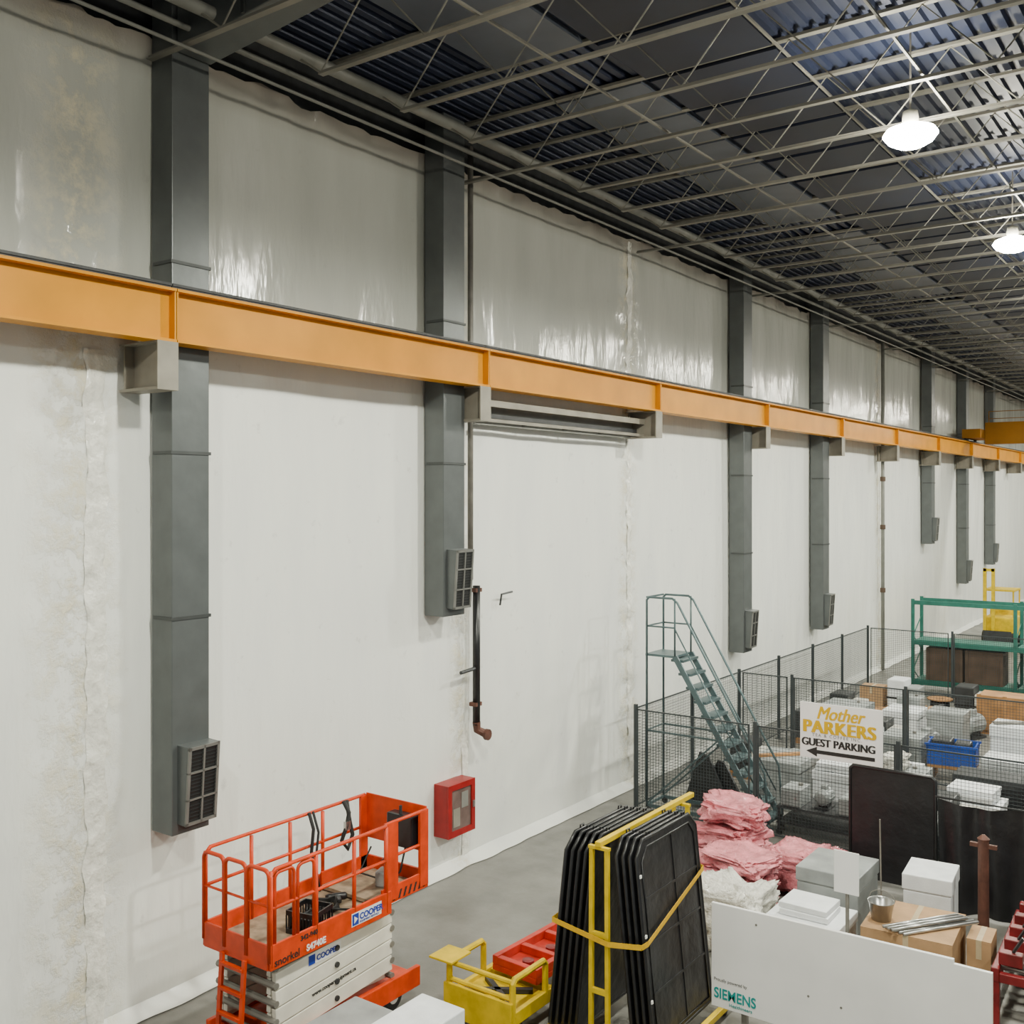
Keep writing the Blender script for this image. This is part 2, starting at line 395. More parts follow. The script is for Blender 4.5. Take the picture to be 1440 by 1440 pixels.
# ---------------------------------------------------------------- air ducts down the wall
def duct(y0, zb, label, side):
    t=thing('air_duct',label,'air duct',(0,y0,0),group='vertical air ducts on the sheeted wall')
    w=.5; d=.32
    seams=[z for z in (8.42,6.3,4.45) if z>zb+.6]
    MB().box(-.05,d,0,w,zb,11.5).build('casing',M['duct'],t,bevel=.01)
    for z in seams:
        MB().box(.0,d+.012,-.018,w+.018,z-.018,z+.018).build('seam_flange',M['ductseam'],t)
    yc=w*.58; gw=.44; gh=.88; zc=zb+.56; rot=(0,R(4),R(4))
    MB().box(-.08,.13,-gw/2,gw/2,-gh/2,gh/2).build('outlet_box',M['duct'],t,loc=(d,yc,zc),rot=rot,bevel=.008)
    f=MB()
    for a0,a1,c0,c1 in ((-gw/2,gw/2,-gh/2,-gh/2+.035),(-gw/2,gw/2,gh/2-.035,gh/2),(-gw/2,-gw/2+.035,-gh/2,gh/2),(gw/2-.035,gw/2,-gh/2,gh/2),(-.012,.012,-gh/2,gh/2),(-gw/2,gw/2,.14,.16),(-gw/2,gw/2,-.16,-.14)):
        f.box(.13,.155,a0,a1,c0,c1)
    f.build('grille_frame',M['grillef'],t,loc=(d,yc,zc),rot=rot)
    l=MB()
    for k in range(20):
        z=-gh/2+.05+k*(gh-.1)/19; l.bar((.135,-gw/2+.03,z),(.135,gw/2-.03,z),.02,.008)
    l.box(.131,.134,-gw/2+.03,gw/2-.03,-gh/2+.03,gh/2-.03)
    l.build('louvres',M['grille'],t,loc=(d,yc,zc),rot=rot)
duct(7.0,2.04,'nearest grey air duct, wide, reaching down beside the orange lift',0)
duct(11.71,4.02,'second grey air duct, ending high up above the red hose cabinet',0)
duct(22.8,2.1,'third grey air duct, ending behind the rolling ladder',0)
duct(28.35,2.06,'fourth grey air duct, behind the mesh fence',0)
duct(40.4,4.0,'fifth grey air duct, far off and ending high on the wall',0)
duct(46.2,2.1,'sixth grey air duct, far off left of the yellow forklift',0)
duct(51.8,2.6,'seventh and farthest grey air duct, behind the yellow forklift',0)
t=thing('branch_duct','grey duct running out under the roof from the nearest duct head','air duct',(0,7.05,0))
MB().prism([(.34,10.75),(2.6,10.95),(2.6,11.45),(.34,11.45)],'y',.0,.45).build('casing',M['duct'],t,bevel=.01)
for x in (1.45,2.55): MB().box(x,x+.05,-.03,.48,10.86,11.47).build('seam_flange',M['ductseam'],t)

t=thing('steel_header','long slatted steel header shelf under the beam between two brackets','steel header',(0,12.68,0))
MB().box(.0,.06,.1,5.2,6.95,7.3).build('back_channel',M['pipe'],t)
MB().box(.28,.34,.1,5.2,7.22,7.32).build('front_rail',M['bracket'],t)
MB().box(.28,.33,.1,5.2,6.98,7.03).build('front_rail',M['bracket'],t)
for k in range(5):
    MB().box(.06,.28,.15+k*1.25,.19+k*1.25,6.99,7.03).build('cross_bar',M['darksteel'],t)
MB().box(.10,.22,.2,5.1,7.05,7.12).build('roller',M['darksteel'],t)

o=MB().tube([(.075,12.665,4.5),(.075,12.665,11.3)],.045,8).build('wall_conduit',M['steel'],smooth=True); tag(o,'thin grey conduit from the roof down beside the second air duct','pipe')
t=thing('standpipe','black standpipe on the wall above the red hose cabinet','pipe',(.09,12.80,0))
MB().tube([(0,0,2.2),(0,0,4.4)],.06,12).build('pipe',M['black'],t,smooth=True)
MB().tube([(0,0,2.25),(0,.02,2.12),(.08,.1,2.06)],.065,10).build('elbow',M['rust'],t)
MB().lathe([(.09,0),(.09,.05)],(.1,.12,2.04),12,'x').build('valve_wheel',M['rust'],t)
MB().tube([(0,0,3.1),(.02,-.42,3.08)],.03,8).build('side_bar',M['darksteel'],t)
for z in (2.5,4.3): MB().box(-.085,.05,-.08,.08,z,z+.06).build('clamp',M['rust'],t)
t=thing('rain_pipe','tall thin dark pipe down the far wall with brown couplings','pipe',(.09,34.9,0))
MB().tube([(0,0,.02),(0,0,11)],.06,10).build('pipe',M['pipe'],t,smooth=True)
for z in (4.7,6.3,2.6): MB().lathe([(.09,z),(.09,z+.15)],n=10).build('coupling',M['brown'],t)
o=MB().tube([(.0,13.55,4.02),(.03,13.55,4.2),(.03,13.85,4.22)],.018,6).build('wall_hook',M['darksteel']); tag(o,'small dark bent hook on the white sheeting, right of the standpipe','hook')

t=thing('hose_cabinet','dark red framed fire hose cabinet with glass door on the wall','fire cabinet',(0,11.98,.62))
W,HH=.66,.80
MB().box(-.1,.16,0,W,0,HH).build('body',M['red'],t,bevel=.008)
f=MB()
for a in ((0,W,0,.09),(0,W,HH-.09,HH),(0,.09,.09,HH-.09),(W-.09,W,.09,HH-.09)): f.box(.161,.19,*a)
d=f.build('door_frame',M['red'],t)
MB().box(.163,.17,.09,W-.09,.09,HH-.09).build('pane',M['glass'],d)
MB().box(.171,.176,.14,.30,.14,.42).build('notice',M['bracket'],d)
MB().box(.171,.176,.34,.50,.40,.64).build('notice',M['pipe'],d)
MB().box(.19,.21,W-.07,W-.03,.36,.46).build('handle',M['chrome'],d)

# ---------------------------------------------------------------- far crane
t=thing('overhead_crane','far yellow brown overhead crane bridge riding on the runway beam','crane',(0,45.9,0))
MB().box(1.1,24,0,.45,7.95,8.85).build('girder',M['crane'],t,bevel=.01)
MB().box(.40,1.1,-.9,1.35,8.18,8.55).build('end_truck',M['crane'],t,bevel=.01)
for y in (-.7,1.15): MB().lathe([(.13,-.05),(.13,.05)],(.5,y,8.25),16,'x').build('wheel',M['darksteel'],t)
for z in (9.0,9.3): MB().box(1.2,24,.2,.23,z,z+.025).build('hand_rail',M['crane'],t)
for k in range(12): MB().box(1.2+k*2,1.23+k*2,.2,.23,8.85,9.3).build('rail_post',M['crane'],t)

# ---------------------------------------------------------------- scissor lift
t=thing('scissor_lift','orange and white scissor lift parked beside the sheeted wall','scissor lift',(1.73,7.9,0))
MB().box(-.44,.44,-1.1,1.02,.16,.34).build('chassis',M['orange'],t,bevel=.02)
MB().box(.44,.50,-1.15,1.08,.17,.40).build('side_rail',M['orange'],t,bevel=.01)
MB().box(-.50,-.44,-1.15,1.08,.17,.40).build('side_rail',M['orange'],t,bevel=.01)
for x in (-.38,.38):
    for y in (-.8,.7):
        wv=MB().lathe([(.13,-.055),(.155,-.04),(.155,.04),(.13,.055)],(x,y,.155),20,'x').build('wheel',M['rubber'],t)
        MB().lathe([(.07,-.06),(.07,.06)],(x,y,.155),12,'x').build('hub',M['white'],wv)
levels=4; z0=.46; dz=.178
for s in (-1,1):
    for k in range(levels):
        za=z0+k*dz; zb=za+dz*.62
        MB().bar((s*.41,-1.03,za),(s*.41,.66,zb),.06,.165).build('scissor_arm',M['cream'],t,bevel=.006)
        MB().bar((s*.33,-1.03,zb),(s*.33,.66,za),.06,.165).build('scissor_arm',M['cream'],t,bevel=.006)
for k in range(levels+1):
    for y in (-1.03,.66):
        MB().tube([(-.45,y,z0+k*dz-.04),(.45,y,z0+k*dz-.04)],.035,8).build('pivot_tube',M['steel'],t)
    if k<levels: MB().tube([(.42,-.2,z0+k*dz+.05),(.46,-.2,z0+k*dz+.05)],.03,10).build('pivot_pin',M['darksteel'],t)
MB().tube([(0,-.7,.45),(0,.3,1.0)],.07,10).build('lift_cylinder',M['darksteel'],t)
MB().box(-.5,.5,-1.16,.57,1.19,1.24).build('deck',M['deck'],t)
tb=MB().box(.49,.52,-1.17,.57,1.17,1.42).box(-.52,-.49,-1.17,.57,1.17,1.42).box(-.49,.49,-1.18,-1.15,1.17,1.42).build('toe_board',M['orange'],t,bevel=.005)
MB().box(-.47,.47,.45,1.22,1.26,1.30).build('extension_deck',M['deck'],t)
MB().box(.465,.49,.45,1.23,1.26,1.45).box(-.49,-.465,.45,1.23,1.26,1.45).box(-.47,.47,1.2,1.235,1.26,1.45).build('toe_board',M['orange'],t,bevel=.005)
hz=MB()
for k in range(7): hz.add([(.4905,.62+k*.085,1.28),(.4905,.655+k*.085,1.28),(.4905,.695+k*.085,1.38),(.4905,.66+k*.085,1.38)],[(0,1,2,3)])
hz.build('hazard_stripes',M['ink'],t)
top=2.17
def rail_run(x,y0,y1,zt,nm='guard_rail'):
    return MB().tube([(x,y0,zt-.06),(x,y0+.06,zt),(x,y1,zt)],.022,8).tube([(x,y0,zt-.38),(x,y1,zt-.38)],.019,8).build(nm,M['orange'],t,smooth=True)
rail_run(-.5,-1.15,1.2,top); rail_run(.5,-1.15,.5,top-.02); rail_run(.48,.5,1.2,top-.01)
for x in (-.5,.5):
    for y in (-1.15,-.55,.0,.5): MB().tube([(x,y,1.2),(x,y,top-.03)],.022,8).build('rail_post',M['orange'],t,smooth=True)
MB().box(.465,.5,.50,.70,1.3,top).build('rail_post',M['orange'],t)
MB().box(.465,.5,1.08,1.22,1.3,top).build('rail_post',M['orange'],t)
MB().box(-.5,-.465,1.10,1.22,1.3,top).build('rail_post',M['orange'],t)
MB().box(-.48,.48,1.2,1.22,1.66,top+.03).build('end_panel',M['orange'],t,bevel=.006)
for x0,x1 in ((-.5,-.18),(-.16,.16),(.18,.5)):
    r=.07
    pts=[(x0,-1.17,1.25)]+arc_pts((x0+r,top-.02-r),r,180,90,4,lambda a,b:(a,-1.17,b))+arc_pts((x1-r,top-.02-r),r,90,0,4,lambda a,b:(a,-1.17,b))+[(x1,-1.17,1.25)]
    MB().tube(pts,.022,8).tube([(x0,-1.17,1.8),(x1,-1.17,1.8)],.015,6).build('gate_loop',M['orange'],t,smooth=True)
for yy0,yy1 in ((-1.1,-.85),(-.8,-.58)):
    r=.06
    pts=[(.5,yy0,1.4)]+arc_pts((yy0+r,top-.06-r),r,180,90,4,lambda a,b:(.5,a,b))+arc_pts((yy1-r,top-.06-r),r,90,0,4,lambda a,b:(.5,a,b))+[(.5,yy1,1.4)]
    MB().tube(pts,.018,8).build('gate_loop',M['orange'],t,smooth=True)
cb=MB().box(.02,.42,1.02,1.17,1.72,2.10).build('control_box',M['black'],t,bevel=.02)
MB().tube([(.22,1.05,2.08),(.22,1.05,2.2)],.018,8).build('joystick',M['rubber'],cb)
MB().tube([(.3,1.05,1.75),(.35,.9,1.5),(.2,.8,1.33),(.0,.95,1.32),(-.2,.8,1.4),(-.3,1.1,1.6)],.012,6).build('control_cable',M['rubber'],t,smooth=True)
ld=MB()
for x in (-.17,.17): ld.bar((x,-1.27,.2),(x,-1.2,1.2),.05,.03)
for k in range(4): ld.bar((-.17,-1.265+.018*k,.38+.24*k),(.17,-1.265+.018*k,.38+.24*k),.05,.03)
ld.build('entry_ladder',M['orange'],t)
text('model_lettering','snorkel',.11,M['ink'],t,(.522,-1.12,1.20),FX,.001)
text('model_lettering','S4740E',.09,M['white'],t,(.522,-.70,1.205),FX,.003)
text('number_lettering','342-840',.07,M['ink'],t,(.522,-.78,1.335),FX,.002)
dc=MB().box(.521,.524,-.06,.40,1.225,1.365).build('company_decal',M['white'],t)
text('decal_lettering','COOPER',.09,M['navy'],dc,(.5255,.06,1.275),FX,.003)
text('decal_lettering','EQUIPMENT RENTALS',.03,M['navy'],dc,(.5255,.06,1.24),FX,.0)
MB().box(.5245,.526,-.05,.045,1.235,1.355).build('decal_logo',M['navy'],dc)
MB().add([(.5275,-.025,1.255),(.5275,-.025,1.335),(.5275,.03,1.295)],[(0,1,2)]).build('decal_logo',M['white'],dc)
dc=MB().box(.441,.444,-.60,-.14,.99,1.10).build('company_decal',M['white'],t,rot=(0,0,0))
text('decal_lettering','COOPER',.08,M['navy'],dc,(.446,-.49,1.015),FX,.002)
MB().box(.4445,.446,-.60,-.51,.995,1.095).build('decal_logo',M['navy'],dc)
text('warning_lettering','www.cooperequipment.ca',.06,M['ink'],t,(.4425,-.55,.66),(R(90),R(-3.8),R(90)),.001)

t=thing('plastic_crate','black plastic crate standing on the lift deck','crate',(1.95,7.52,1.242),R(12))
b=MB(); a=.17; hgt=.24
for s in (-1,1):
    b.box(s*a-.008,s*a+.008,-a,a,0,.05).box(s*a-.008,s*a+.008,-a,a,hgt-.05,hgt).box(-a,a,s*a-.008,s*a+.008,0,.05).box(-a,a,s*a-.008,s*a+.008,hgt-.05,hgt)
    for k in range(9):
        q=-a+k*a/4; b.box(s*a-.006,s*a+.006,q-.007,q+.007,.05,hgt-.05).box(q-.007,q+.007,s*a-.006,s*a+.006,.05,hgt-.05)
b.box(-a,a,-a,a,0,.01)
b.build('crate_shell',M['black'],t)
MB().box(-.1,.1,-.12,.1,.01,.15).tube([(-.1,0,.12),(0,.1,.2),(.1,-.05,.16)],.015,6).build('tool_load',M['darksteel'],t,bevel=.01)
b=MB(); pts=[]
for k in range(60):
    g=k*.42; rr=.15+.03*math.sin(k*1.7); pts.append((rr*math.cos(g),rr*1.3*math.sin(g),.03+.0012*k+.012*math.sin(k*2.1)))
pts+= [(.3,.2,.03),(.45,.3,.03)]
o=b.tube(pts,.013,6).build('coiled_cable',M['rubber'],loc=(1.72,7.92,1.24),smooth=True); tag(o,'black cable coiled loosely on the lift deck beside the crate','cable')
t=thing('work_tool','dark hand tool with a pale body lying on the lift extension','tool',(1.85,8.78,1.302),R(20))
MB().box(-.08,.08,-.1,.1,0,.18).build('body',M['greybox'],t,bevel=.02)
MB().tube([(0,.05,.18),(0,.0,.3),(0,-.1,.28)],.02,8).build('handle',M['black'],t,smooth=True)
t=thing('hand_drill','small black hand drill lying on the lift deck by the coiled cable','tool',(1.6,8.25,1.242),R(50))
MB().lathe([(.02,-.12),(.035,-.08),(.04,.1),(.03,.12)],(0,0,.04),12,'x').build('body',M['black'],t,smooth=True)
MB().box(.0,.05,-.16,-.02,.015,.06).build('grip',M['darksteel'],t,bevel=.008)
t=thing('cable_bundle','dark cable bundle hanging from the far guard rail of the lift','cable',(1.27,8.15,0))
MB().tube([(0,0,2.19),(.03,.04,2.0),(.04,.0,1.75),(.03,.08,1.5),(.05,.02,1.27)],.02,6).tube([(0,.06,2.19),(.05,.1,1.95),(.05,.05,1.6),(.05,.12,1.27)],.015,6).build('cables',M['rubber'],t,smooth=True)
t=thing('safety_harness','dark harness hanging from the far rail near the lift control end','harness',(1.27,8.7,0))
MB().tube([(0,0,2.19),(.04,.05,2.05),(.05,.0,1.9),(.04,-.07,1.75),(.04,.03,1.62),(.05,.10,1.78),(.04,.06,1.95),(0,.05,2.19)],.025,6).build('straps',M['rubber'],t,smooth=True)
MB().box(.03,.07,-.03,.05,1.86,1.96).build('buckle',M['chrome'],t)

# ---------------------------------------------------------------- boxes
def carton(name,label,cat,x0,x1,y0,y1,z0,z1,m='card',group=None,rz=0):
    cx,cy=(x0+x1)/2,(y0+y1)/2; w=(x1-x0)/2; d=(y1-y0)/2; h=z1-z0
    t=thing(name,label,cat,(cx,cy,z0),rz,group)
    MB().box(-w,w,-d,d,0,h-.012).build('body',M[m],t,bevel=.006)
    MB().box(-w,-.004,-d,d,h-.012,h).build('flap',M[m],t); MB().box(.004,w,-d,d,h-.012,h).build('flap',M[m],t)
    MB().box(-.03,.03,-d-.001,d+.001,h,h+.002).box(-.03,.03,-d-.003,-d-.001,h*.7,h).build('packing_tape',M['packtape'],t)
    return t
def lidbox(name,label,cat,x0,x1,y0,y1,z0,z1,m='foam',group=None,rz=0):
    cx,cy=(x0+x1)/2,(y0+y1)/2; w=(x1-x0)/2; d=(y1-y0)/2; h=z1-z0
    t=thing(name,label,cat,(cx,cy,z0),rz,group)
    MB().box(-w+.015,w-.015,-d+.015,d-.015,0,h*.78).build('body',M[m],t,bevel=.01)
    MB().box(-w,w,-d,d,h*.8,h).box(-w+.02,w-.02,-d+.02,d-.02,h*.77,h*.8).build('lid',M[m],t,bevel=.012)
    return t
def enclosure(label,x0,x1,y0,y1,z0,z1,group=None,rz=0,m='greybox'):
    cx,cy=(x0+x1)/2,(y0+y1)/2; w=(x1-x0)/2; d=(y1-y0)/2; h=z1-z0
    t=thing('metal_enclosure',label,'metal box',(cx,cy,z0),rz,group)
    MB().box(-w,w,-d,d,0,h).build('body',M[m],t,bevel=.01)
    dr=MB().box(-w+.02,w-.02,-d-.018,-d,.03,h-.03).build('door',M[m],t,bevel=.005)
    MB().box(w-.09,w-.06,-d-.035,-d-.018,h*.45,h*.6).build('latch',M['chrome'],dr)
    MB().lathe([(.04,h),(.04,h+.04)],(w*.4,d*.3,0),10).build('conduit_hub',M['steel'],t)
    return t
def foamstack(label,x0,x1,y0,y1,z0,n,rz=0,group=None):
    cx,cy=(x0+x1)/2,(y0+y1)/2; w=(x1-x0)/2; d=(y1-y0)/2
    for k in range(n):
        o=MB().box(-w,w,-d,d,0,.07).box(-w*.7,-w*.4,-d-.001,-d+.1,.0,.071).build('foam_sheet',M['foam'],loc=(cx+random.uniform(-.03,.03),cy+random.uniform(-.03,.03),z0+k*.072),rot=(0,0,rz+random.uniform(-.06,.06)),bevel=.008)
        tag(o,label,'foam sheet',group)
def wrapped(label,x0,x1,y0,y1,z0,z1,m='darksteel',rz=0,group=None):
    cx,cy=(x0+x1)/2,(y0+y1)/2; w=(x1-x0)/2; d=(y1-y0)/2; h=z1-z0
    t=thing('loaded_pallet',label,'pallet',(cx,cy,z0),rz,group)
    p=MB()
    for k in range(6):
        q=-w+.05+k*(2*w-.1)/5; p.box(q-.05,q+.05,-d,d,.10,.12)
    for y in (-d+.05,0,d-.05): p.box(-w,w,y-.045,y+.045,.02,.10)
    for y in (-d+.05,d-.05): p.box(-w,w,y-.045,y+.045,0,.02)
    p.build('pallet_base',M['wood'],t)
    MB().box(-w*.92,w*.1,-d*.9,d*.9,.12,h).build('load',M[m],t,bevel=.03)
    MB().box(w*.14,w*.92,-d*.9,d*.7,.12,h*.8).build('load',M['clear' if m!='foam' else 'greybox'],t,bevel=.03)
    MB().box(-w*.95,w*.95,-d*.93,-d*.905,h*.4,h*.46).build('band',M['black'],t)
    return t
def motor(label,x,y,z,rz=0,m='greybox',s=1.0,group=None):
    t=thing('electric_motor',label,'motor',(x,y,z),rz,group)
    MB().box(-.2*s,.2*s,-.16*s,.16*s,0,.04*s).box(-.12*s,.12*s,-.1*s,.1*s,.04*s,.12*s).build('foot',M['darksteel'],t)
    MB().lathe([(.10*s,-.24*s),(.16*s,-.2*s),(.16*s,.2*s),(.10*s,.24*s)],(0,0,.24*s),18,'x').build('housing',M[m],t)
    b=MB()
    for k in range(12):
        g=2*math.pi*k/12; b.bar((-.18*s,.165*s*math.cos(g),.24*s+.165*s*math.sin(g)),(.18*s,.165*s*math.cos(g),.24*s+.165*s*math.sin(g)),.012*s,.012*s)
    b.build('cooling_fins',M[m],t)
    MB().lathe([(.02*s,.24*s),(.02*s,.36*s)],(0,0,.24*s),10,'x').build('shaft',M['chrome'],t)
    MB().box(-.08*s,.08*s,-.06*s,.06*s,.38*s,.48*s).build('terminal_box',M[m],t,bevel=.008)
    return t
def spool(label,x,y,z,r=.3,w=.3,m='wood',group=None):
    t=thing('cable_spool',label,'spool',(x,y,z),0,group)
    MB().lathe([(r,0),(r,.03)],n=24).build('flange',M[m],t); MB().lathe([(r,w),(r,w+.03)],n=24).build('flange',M[m],t)
    MB().lathe([(r*.75,.03),(r*.78,w*.5),(r*.75,w)],n=24).build('cable_winding',M['black'],t,smooth=True)
lidbox('foam_box','white lidded box at the bottom edge between lift and yellow cart','box',3.49,4.02,6.6,7.55,0,1.0,'foam')
lidbox('metal_case','grey flat topped case at the bottom edge in front of the lift','case',2.86,3.38,6.3,7.28,0,.9,'greybox')

# ---------------------------------------------------------------- yellow cart with red fixture
t=thing('floor_cart','low yellow steel cart with push frames left of the black panel rack','cart',(3.24,9.62,0))
MB().box(-.46,.46,-.85,-.80,.2,.34).box(-.46,.46,.95,1.0,.2,.34).box(-.46,-.40,-.80,.95,.2,.34).box(.40,.46,-.80,.95,.2,.34).box(-.40,.40,-.1,-.02,.2,.32).box(-.40,.40,.5,.58,.2,.32).build('chassis',M['yellow'],t,bevel=.006)
MB().box(-.40,.40,-.8,-.15,.26,.29).build('bed_plate',M['yellow'],t)
for x in (-.43,.43):
    MB().tube([(x,-.82,.3),(x,-.82,.64),(x,-.78,.68),(x,-.24,.68),(x,-.2,.64),(x,-.2,.3)],.036,8).build('push_frame',M['yellow'],t)
for z in (.66,.48): MB().tube([(-.43,-.82,z),(.43,-.82,z)],.028,8).build('cross_tube',M['yellow'],t)
MB().box(-.62,-.3,-.95,-.6,.70,.725).build('side_shelf',M['yellow'],t,bevel=.005)
MB().box(-.46,.46,-.89,-.85,.10,.46).build('front_plate',M['yellow'],t,bevel=.005)
for p,q in (((-.36,-.7,.32),(.3,-.25,.32)),((-.3,-.3,.32),(.33,-.7,.32))): MB().bar(p,q,.06,.05).build('drawbar',M['darksteel'],t)
for x in (-.38,.38):
    for y in (-.7,.85):
        MB().lathe([(.09,-.03),(.1,-.02),(.1,.02),(.09,.03)],(x,y,.1),14,'x').build('caster',M['rubber'],t)
t=thing('red_fixture_plate','red steel fixture with three square pockets lying on the yellow cart','fixture',(3.28,10.08,.345),R(-3))
MB().box(-.32,.32,-.66,.80,.02,.09).build('plate',M['fixred'],t,bevel=.008)
for x in (-.32,.25): MB().box(x,x+.07,-.66,.80,.091,.19).build('side_bar',M['fixred'],t,bevel=.006)
for yc in (-.66,-.22,.24,.72): MB().box(-.25,.25,yc,yc+.08,.091,.18).build('cross_bar',M['fixred'],t,bevel=.006)
for yc in (-.40,.05,.5): MB().lathe([(.07,.091),(.07,.13),(.03,.135)],(0,yc,0),14).build('boss',M['machred'],t)
for x in (-.24,.2): MB().box(x,x+.05,-.5,.5,0,.02).build('runner',M['darksteel'],t)

# ---------------------------------------------------------------- panel rack
t=thing('panel_rack','yellow steel upright rack carrying large black panels','rack',(4.6,9.85,0))
MB().box(-.72,.68,-.86,-.80,.08,.15).box(-.72,.68,.94,1.0,.08,.15).box(-.72,-.66,-.80,.94,.08,.15).box(.62,.68,-.80,.94,.08,.15).build('base_frame',M['yellow'],t,bevel=.006)
for y in (-.82,1.02):
    for s in (-1,1):
        MB().bar((s*.10,y,.16),(s*.09,y,2.20),.042,.042).build('upright',M['yellow'],t)
    for z in (1.30,.72): MB().box(-.08,.08,y-.02,y+.02,z,z+.05).build('cross_piece',M['yellow'],t)
MB().box(-.032,.032,-.86,1.32,2.23,2.285).build('top_bar',M['yellow'],t,bevel=.006)
for y in (-.82,1.02): MB().box(-.12,.12,y-.025,y+.025,2.20,2.23).build('head_plate',M['yellow'],t)
for x in (-.66,.62):
    for y in (-.7,.85): MB().lathe([(.03,-.03),(.04,-.02),(.04,.02),(.03,.03)],(x,y,.04),12,'x').build('caster',M['rubber'],t)
def panel(label, xb, xt, y0, w=1.36, hh=2.08, face=1, detail=True):
    lean=math.atan2(xt-xb, hh)
    t=thing('black_panel',label,'panel',(xb,y0,.17),0,'black panels on the yellow rack')
    rot=(0,lean,0); c=.15
    P=[(.03,0),(w-.03,0),(w,.05),(w,hh-c),(w-c,hh),(c,hh),(0,hh-c),(0,.05)]
    MB().tube([(0,p[0],p[1]+.02) for p in P],.021,8,True).build('rim',M['black'],t,rot=rot,smooth=True)
    MB().prism([(p[0],p[1]+.02) for p in P],'x',-.01,.01).build('sheet',M['sheet'],t,rot=rot)
    P2=[(.08,.08),(w-.08,.08),(w-.08,hh-c-.04),(w-c-.04,hh-.06),(c+.04,hh-.06),(.08,hh-c-.04)]
    MB().tube([(face*.016,p[0],p[1]) for p in P2],.010,6,True).build('inner_rim',M['black'],t,rot=rot,smooth=True)
    if detail:
        for z in (.55,1.05,1.5): MB().box(face*.014-.006,face*.014+.006,.09,w-.09,z,z+.025).build('rib',M['black'],t,rot=rot)
        MB().box(face*.014-.006,face*.014+.006,w*.55,w*.55+.025,.09,hh-.08).build('rib',M['black'],t,rot=rot)
        for z in (.5,1.15,1.75): MB().box(.02*face-.005,.02*face+.01,-.004,.03,z,z+.03).build('clip',M['white'],t,rot=rot)
    for y in (.25,w-.3): MB().tube([(0,y,hh+.03),(0,y,hh+.07),(0,y+.06,hh+.07),(0,y+.06,hh+.03)],.01,6).build('lifting_loop',M['black'],t,rot=rot)
    return t
for i,(dxx) in enumerate((.23,.30,.37,.44)):
    panel(['innermost','second','third','outermost ribbed'][i]+' black panel on the right side of the yellow rack',4.60+dxx+.08,4.60+dxx-.14,9.19+.015*i,detail=(i==3))
for i,(dxx) in enumerate((.20,.27,.34,.41,.48)):
    panel(['innermost','second','third','fourth','outermost'][i]+' black panel leaning on the left side of the yellow rack',4.6-dxx-.15,4.6-dxx+.08,9.12-.018*i,face=-1,detail=False)
b=MB()
loop=[(4.04,9.00),(4.72,8.985),(5.02,9.16),(5.05,9.24),(5.00,10.64),(4.92,10.68),(4.15,10.50),(4.08,10.44)]
zz=[1.36,1.27,1.25,1.27,1.62,1.62,1.5,1.48]
n=len(loop)
for i in range(n):
    p=loop[i]; q=loop[(i+1)%n]
    b.bar((p[0],p[1],zz[i]),(q[0],q[1],zz[(i+1)%n]),.004,.055)
o=b.build('ratchet_strap',M['strap']); tag(o,'yellow strap wrapped round the black panels on the rack','strap')

# ---------------------------------------------------------------- white company board
t=thing('sign_board','large white board with teal lettering at its lower left corner','sign board',(5.36,10.09,0))
Wd=2.75
MB().prism([(0,.41),(Wd,.41),(Wd,1.49),(2.42,1.49),(2.42,1.53),(0,1.5)],'y',-.02,.02).build('panel',M['board'],t,bevel=.004)
for x in (.35,1.45,2.4): 
    MB().box(x-.03,x+.03,.02,.07,0,1.4).box(x-.03,x+.03,-.2,.45,0,.05).build('leg',M['steel'],t)
text('board_lettering','SIEMENS',.15,M['tealtext'],t,(.03,-.023,.51),FY,.003,sx=.84)
text('board_lettering','Proudly powered by',.045,M['greytext'],t,(.03,-.023,.69),FY,0)
text('board_lettering','Healthineers',.05,M['tealtext'],t,(.2,-.023,.45),FY,0)
for x,z in ((1.05,.8),(1.38,.78),(.5,1.38)): MB().lathe([(.012,-.024),(.012,-.02)],(x,0,z),10,'y').build('bolt',M['steel'],t)
t=thing('post_sign','small blank white plate on a post behind the white board','sign',(6.60,10.7,0))
MB().tube([(0,0,.02),(0,0,1.9)],.02,8).lathe([(.18,0),(.18,.03)],n=16).build('post',M['steel'],t)
MB().box(-.13,.13,-.035,-.022,1.68,2.12).build('plate',M['board'],t,bevel=.004)

# ---------------------------------------------------------------- pink insulation
def blob(name,label,cat,loc,size,m,seed,rz=0,amp=.12,group=None,tilt=0):
    b=MB(); nu,nv=110,50; vs=[]
    for j in range(nv+1):
        ph=-math.pi/2+math.pi*j/nv
        for i in range(nu):
            th=2*math.pi*i/nu
            def sp(v,e): return math.copysign(abs(v)**e,v)
            p=Vector((sp(math.cos(ph),.3)*sp(math.cos(th),.35),sp(math.cos(ph),.3)*sp(math.sin(th),.35),sp(math.sin(ph),.5)))
            nn=noise.noise(p*1.8+Vector((seed,0,0)))*amp-abs(noise.noise(p*3.5+Vector((seed,5,0))))*amp*.9-abs(noise.noise(p*9+Vector((seed,9,0))))*amp*.55
            p=p*(1+nn); z=max(-.8,p.z)
            vs.append((p.x*size[0]/2,p.y*size[1]/2,(z+.8)*size[2]/1.8))
    fs=[(j*nu+i,j*nu+(i+1)%nu,(j+1)*nu+(i+1)%nu,(j+1)*nu+i) for j in range(nv) for i in range(nu)]
    o=b.add(vs,fs).build(name,M[m],loc=loc,rot=(0,R(tilt),rz),smooth=True); tag(o,label,cat,group); return o
G='pink insulation bundles'
A=.30
blob('insulation_bundle','pink wrapped insulation bundle on the floor at the front of the pile','insulation',(3.9,13.55,0),(1.5,1.2,.36),'pink',1,R(4),A,G)
